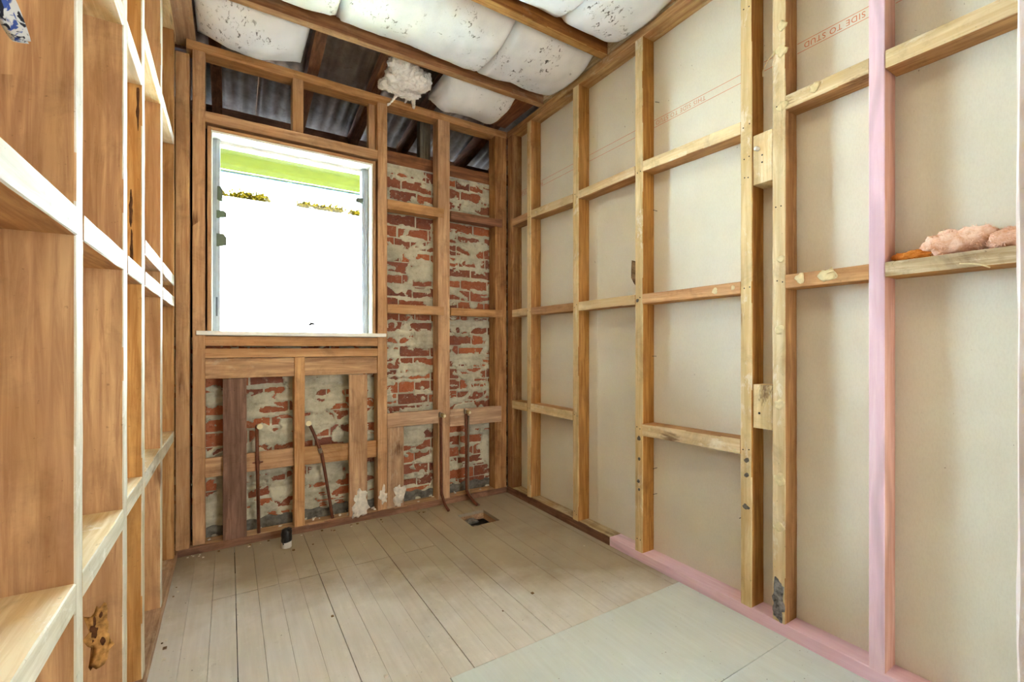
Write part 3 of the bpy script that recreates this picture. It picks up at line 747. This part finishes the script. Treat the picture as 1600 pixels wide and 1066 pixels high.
# ================================================================== INSULATION BATTS
def batt(x0, x1, y0, y1, label, sag=.055, edge=.035, seed=0, endr=.10, tilt=0, mat=BATT, group='white insulation batts between the joists'):
    nx = max(8, int((x1-x0)/.02)); ny = max(8, int((y1-y0)/.02)); vs = []; fs = []
    def pt(u, v, top):
        du = min(u, 1-u)*(x1-x0); dv = min(v, 1-v)*(y1-y0)
        eu = min(1, du/endr); ev = min(1, dv/.13)
        eu = math.sqrt(max(0, 1-(1-eu)**2)); ev = math.sqrt(max(0, 1-(1-ev)**2))
        X = x0+(x1-x0)*u; Y = y0+(y1-y0)*v
        nn = mnoise.fractal(Vector((X*5+seed, Y*5, seed)), 1, 2, 4)*.016 + mnoise.noise(Vector((X*2.2, Y*1.5, seed*2)))*.018
        fold = .012*abs(math.sin(X*7+seed+Y*3))
        if top: return (X, Y, ZJ+.105 + .02*eu*ev)
        zb = ZJ+edge+.045 - (.045+sag*math.sin(PI*v)**.8)*eu*ev + nn*ev*eu + fold*.5 + tilt*(v-.5)
        return (X+.012*nn*20*(1-eu)*.5, Y, min(zb, ZJ+.10))
    for top in (0, 1):
        for j in range(ny+1):
            for i in range(nx+1): vs.append(pt(i/nx, j/ny, top))
    M = (nx+1)*(ny+1)
    for j in range(ny):
        for i in range(nx):
            a = j*(nx+1)+i; fs.append((a, a+nx+1, a+nx+2, a+1)); a += M; fs.append((a, a+1, a+nx+2, a+nx+1))
    per = [i for i in range(nx+1)] + [(j*(nx+1)+nx) for j in range(1, ny+1)] + [ny*(nx+1)+i for i in range(nx-1, -1, -1)] + [j*(nx+1) for j in range(ny-1, 0, -1)]
    for p in range(len(per)):
        a, b = per[p], per[(p+1) % len(per)]; fs.append((a, b, b+M, a+M))
    return mesh('insulation_batt', vs, fs, mat, None, True, label=label, cat='insulation', group=group)
batt(-.150, .375, 2.632, 3.075, 'rounded white batt with dark streaks above the window, nearest the left wall', .075, -.005, 1, .27, tilt=.03)
batt(1.205, 1.70, 2.632, 3.055, 'dirty wrinkled white batt in the far right corner behind the joist', .075, .0, 2, .10, tilt=.02)
batt(-.155, .489, 2.000, 2.576, 'white batt at the top left between the joists, left of the notch', .055, .035, 3, .05)
batt(.491, 1.314, 2.000, 2.576, 'largest white batt in the middle bay with clusters of black specks', .06, .03, 4, .025)
batt(1.316, 1.868, 2.000, 2.576, 'smooth white batt ending against the right wall in the middle bay', .06, .028, 5, .025)
batt(.992, 1.506, 1.354, 1.941, 'white batt at the top edge left of the seam in the nearest bay', .055, .03, 6, .04)
batt(1.512, 1.868, 1.354, 1.941, 'white batt at the top edge against the right wall in the nearest bay', .06, .03, 7, .04)
batt(-.155, .98, 1.354, 1.941, 'white batt over the middle of the room, just above the top edge', .055, .03, 8, .04)
for (ya, yb, nm) in ((.704, 1.296, 'near the doorway'), (.054, .646, 'over the camera'), (-.596, -.004, 'behind the camera')):
    batt(-.155, 1.868, ya, yb, 'long white batt above the frame, %s' % nm, .05, .03, ya*3, .04)

# torn fluffy batt
def fluffy(name, c, r, seed, mat, parent=None, amp=.34, **k): return blob(name, c, r, mat, parent, 5, amp, 11, seed, **k)
WF = mat_fluff('torn_white_wool', (253, 252, 250), (240, 237, 232), (238, 230, 218))
tb = empty('torn_batt', (.95, 2.86, 2.89), label='torn fluffy white insulation hanging in tufts over the top plate', cat='insulation')
def child(o, p):
    o.parent = p; o.matrix_parent_inverse = Matrix.Translation(-Vector(p.location)); return o
def wool(name, c, r, mat, seed, sub=5):
    """fibre wad: ridged displacement plus a fringe of fine threads, one mesh"""
    bm = bmesh.new(); bmesh.ops.create_icosphere(bm, subdivisions=sub, radius=1); off = Vector((seed*5.1, seed*2.3, seed)); rr_ = random.Random(seed)
    mn = min(r)
    for v in bm.verts:
        d = v.co.normalized(); q = Vector((d.x*r[0], d.y*r[1], d.z*r[2]))
        lo = mnoise.noise(q/mn*.9 + off); hi = mnoise.fractal(q/mn*2.2 + off, .8, 2.1, 5); rg = 1-abs(mnoise.noise(q/mn*1.6 - off))*2
        v.co = q*(1 + .30*lo + .16*hi + .10*rg) + Vector(c)
    base = [v.co.copy() for v in bm.verts]; nr = [(v.co-Vector(c)).normalized() for v in bm.verts]
    for k_ in range(420):
        i_ = rr_.randrange(len(base)); p = base[i_]; n_ = (nr[i_] + Vector([rr_.uniform(-1, 1) for _ in range(3)])*.8).normalized(); L = mn*rr_.uniform(.10, .38)
        sd = n_.orthogonal().normalized()*.0007; q2 = p + n_*L*.5 + Vector((rr_.uniform(-1, 1), rr_.uniform(-1, 1), rr_.uniform(-1, .3)))*L*.25; q3 = q2 + n_*L*.4 + Vector((rr_.uniform(-1, 1), rr_.uniform(-1, 1), -.5))*L*.3
        vv = [bm.verts.new(x_) for x_ in (p-sd*2, p+sd*2, q2+sd, q2-sd, q3)]
        bm.faces.new((vv[0], vv[1], vv[2], vv[3])); bm.faces.new((vv[3], vv[2], vv[4]))
    me = bpy.data.meshes.new(name); bm.to_mesh(me); bm.free(); me.materials.append(mat); me.polygons.foreach_set('use_smooth', [True]*len(me.polygons))
    o = bpy.data.objects.new(name, me); return link(o)
for i, (c, r) in enumerate((((1.0, 2.91, 2.912), (.125, .13, .055)), ((.895, 2.985, 2.888), (.062, .05, .034)), ((1.075, 2.90, 2.915), (.07, .10, .052)), ((1.015, 2.99, 2.880), (.095, .05, .036)), ((.93, 2.80, 2.925), (.09, .09, .045)))):
    child(wool('wool_clump', c, r, WF, i+2), tb)
for (a, b_, c_, r0, r1) in (((.965, 3.01, 2.862), (.948, 3.04, 2.835), (.925, 3.047, 2.803), .012, .004), ((.925, 3.047, 2.803), (.918, 3.049, 2.797), (.912, 3.05, 2.795), .006, .009),
                        ((1.075, 3.00, 2.865), (1.088, 3.035, 2.845), (1.095, 3.045, 2.822), .016, .010), ((1.03, 3.0, 2.86), (1.035, 3.035, 2.85), (1.03, 3.045, 2.838), .010, .004)):
    pp = bez([a, b_, c_], 7)
    child(tube('wool_strand', [p + Vector((.0025*math.sin(q*2.3), 0, .002*math.cos(q*1.7))) for q, p in enumerate(pp)], .01, WF, rads=[r0+(r1-r0)*q/(len(pp)-1)+.0015*math.sin(q*2) for q in range(len(pp))]), tb)

# pink wool on the dwang
PW = mat_fluff('pink_glass_wool', (240, 208, 188), (218, 160, 120), (186, 112, 58))
OW = mat_fluff('orange_glass_wool', (214, 140, 66), (170, 96, 34), (150, 84, 30))
pt = empty('pink_wool_tuft', (1.905, .44, 1.434), label='tuft of pink glass wool lying on the rough dwang by the door jamb', cat='insulation')
for i, (c, r, m) in enumerate((((1.905, .560, 1.448), (.025, .050, .018), OW), ((1.905, .475, 1.470), (.034, .062, .038), PW), ((1.91, .415, 1.478), (.034, .05, .036), PW), ((1.905, .35, 1.462), (.03, .045, .030), PW), ((1.91, .29, 1.475), (.032, .045, .045), PW))):
    child(wool('wool_clump', c, r, m, i+11, 4), pt)

# ================================================================== PIPES
def pipe_thing(name, label, base, group):
    return empty(name, base, label=label, cat='pipe', group=group)
YP = YB + .022
p1 = pipe_thing('copper_pipe', 'straight upright copper pipe with cream cap, between the dark plank and centre stud', (.150, YP, .045), 'capped pipes on the back wall')
child(tube('pipe', [(.140, YP, .672), (.142, YP, .5), (.150, YP, .045)], .0098, COPPER), p1)
child(tube('elbow', bez([(.140, YP, .668), (.142, YP-.006, .682), (.150, YP-.022, .684)], 5), .010, COPPER), p1)
child(tube('cap', [(.152, YP-.018, .682), (.154, YP-.036, .681)], .016, CAPM, seg=16, smooth=False), p1)
child(tube('collar', [(.1445, YP, .455), (.1445, YP, .475)], .013, COPPER, smooth=False), p1)
child(boxes('pipe_clip', [(.118, .172, YP-.002, YP+.009, .460, .468)], COPPER), p1)
p2 = pipe_thing('copper_pipe', 'bent leaning copper pipe with cream cap, right of the centre stud under the window', (.567, YP, .045), 'capped pipes on the back wall')
child(tube('pipe', bez([(.425, YP-.01, .668), (.455, YP, .60), (.490, YP, .50), (.505, YP, .44), (.567, YP+.01, .045)], 8), .0098, COPPER), p2)
child(tube('collar', [(.487, YP, .508), (.495, YP, .478)], .0125, LEADGREY, smooth=False), p2)
child(tube('cap', [(.420, YP-.018, .674), (.419, YP-.036, .676)], .016, CAPM, seg=16, smooth=False), p2)
child(tube('elbow', [(.425, YP-.008, .668), (.420, YP-.020, .674)], .010, COPPER), p2)
def tap(px, zt, fx, fy, lab, tw):
    t = pipe_thing('water_pipe', lab, (px, YB-.02, 0), 'threaded pipes right of the window')
    y = YB-.016
    child(tube('pipe', bez([(px, y, zt), (px+.002, y, .4), (px+.003, y, .12), (px+.008, y-.01, .07), (px+(fx-px)*.5, (y+fy)/2, .035), (fx, fy, .008)], 9), .0098, COPPER), t)
    if tw: child(tube('pipe', bez([(px+.022, y, zt-.03), (px+.020, y, .4), (px+.020, y, .12), (px+.020, y-.015, .06), (px+(fx-px)*.5+.012, (y+fy)/2, .030), (fx+.012, fy-.005, .008)], 9), .007, LEADGREY), t)
    child(tube('union_nut', [(px, y, zt-.010), (px, y, zt+.018)], .017, LEADGREY, seg=6, smooth=False), t)
    child(tube('threaded_outlet', [(px, y+.01, zt+.006), (px+.004, y-.018, zt+.004), (px+.006, y-.022, zt+.004), (px+.007, y-.040, zt+.002)], .013, BRASS, seg=14, smooth=False, rads=[.010, .011, .017, .016]), t)
    child(tube('outlet_plug', [(px+.007, y-.040, zt+.002), (px+.008, y-.050, zt+.002)], .010, CAPM, seg=12, smooth=False), t)
    child(tube('tap_stem', [(px-.004, y, zt+.012), (px-.012, y, zt+.026)], .006, LEADGREY, seg=8), t)
tap(1.298, .655, 1.300, 2.915, 'water pipe with brass outlet in front of the stud, left of the pair', False)
tap(1.498, .665, 1.520, 2.905, 'doubled water pipe with brass outlet, right of the pair near the corner', True)

# waste pipe stub in the floor
st = empty('waste_pipe_stub', (.281, 2.895, 0), label='short white waste pipe stub wrapped in black tape on the floor', cat='pipe')
child(tube('pipe', [(.281, 2.895, -.01), (.281, 2.895, .06)], .026, WHITEP, seg=24, rads=[.027, .026]), st)
child(tube('black_tape', [(.281, 2.895, .034), (.280, 2.895, .042), (.281, 2.894, .06), (.279, 2.896, .075), (.282, 2.895, .092), (.279, 2.894, .100), (.284, 2.895, .104)], .028, BLACKT, seg=18, rads=[.0275, .0295, .028, .0295, .028, .024, .012]), st)
child(tube('tape_tail', bez([(.265, 2.873, .06), (.260, 2.868, .04), (.262, 2.868, .026)], 4), .003, BLACKT, seg=6), st)
child(blob('tape_wad', (.290, 2.892, .104), (.014, .012, .009), BLACKT, None, 3, .5, 40, 4, smooth=False), st)

# crumpled plastic under the hole
rg = empty('crumpled_plastic', (1.40, 2.70, -.10), label='crumpled grey plastic down in the square floor hole', cat='debris')
child(blob('plastic_fold', (1.385, 2.715, -.085), (.035, .05, .035), RAG, None, 5, .6, 16, 5, smooth=False), rg)
child(blob('plastic_fold', (1.40, 2.79, -.05), (.06, .02, .018), RAG, None, 4, .6, 18, 9, smooth=False), rg)
child(blob('plastic_fold', (1.37, 2.66, -.13), (.035, .035, .045), RAG, None, 4, .6, 18, 12, smooth=False), rg)
boxes('hole_lining', [(1.30, 1.322, 2.57, 2.84, -.06, -.021), (1.525, 1.55, 2.57, 2.84, -.06, -.021), (1.30, 1.55, 2.822, 2.85, -.06, -.021)], [wood('plank', 'y')], floor)

# patterned cloth hanging near the left wall
cl_pts = bez([(-.242, .62, 1.62), (-.225, .645, 1.575), (-.21, .68, 1.535), (-.203, .735, 1.500)], 10)
vs, fs = [], []
for i, p in enumerate(cl_pts):
    f = i/(len(cl_pts)-1); w = (.016+.002*math.sin(i*1.1))*math.sqrt(max(.12, min(1, (1-f)/.10)))
    d = Vector((.1, .62, .78)).normalized()
    for sgn, th in ((-1, 0), (-.5, .006), (0, -.002), (.5, .006), (1, 0)):
        q = p + d*w*sgn; vs.append(q + Vector((th+.003, 0, 0)))
    for sgn, th in ((1, 0), (.5, .006), (0, -.002), (-.5, .006), (-1, 0)):
        q = p + d*w*sgn; vs.append(q + Vector((th-.003, 0, 0)))
n = len(cl_pts)
for i in range(n-1):
    for j in range(10):
        a = i*10+j; b = i*10+(j+1) % 10; fs.append((a, b, b+10, a+10))
fs.append(tuple(range(9, -1, -1))); fs.append(tuple((n-1)*10+j for j in range(10)))
mesh('cloth_strip', vs, fs, mat_cloth(), None, True, label='blue and black speckled white cloth strip hanging at the top left edge', cat='cloth')

# ================================================================== OUTSIDE
boxes('garden_ground', [(-8, 10, 3.32, 12, -.55, -.5)], GRASS, kind='structure')
gw = empty('garden_wall', (0, 6, -.5), label='sunlit white rendered garden wall seen through the window', cat='wall')
child(boxes('wall_face', [(-4, 7, 6.02, 6.2, -.5, 2.78)], RENDER), gw); child(boxes('coping', [(-4, 7, 5.98, 6.24, 2.78, 2.83)], RENDER), gw)
vs, fs = [], []
cl_x = [random.uniform(-.2, 1.6) for _ in range(16)] + [.15, .2, .25, .3, .34, .75, .8, .9]
for i in range(1500):
    q_ = random.choice(cl_x); cx = q_ + random.gauss(0, .035)
    c = Vector((cx, random.uniform(5.93, 6.05), 2.835+random.uniform(-.01, .03)+abs(random.gauss(0, .025))))
    a = Vector([random.uniform(-1, 1) for _ in range(3)]).normalized(); b = a.orthogonal().normalized(); s = random.uniform(.018, .036); nrm = a.cross(b)
    k0 = len(vs); s *= 1.0; vs += [c-a*s, c-b*s*.6+nrm*s*.1, c+a*s, c+b*s*.6+nrm*s*.1]; fs.append((k0, k0+1, k0+2, k0+3))
mesh('climbing_foliage', vs, fs, LEAF, None, label='line of small yellow-green leaves along the garden wall top', cat='plant', kind='stuff')
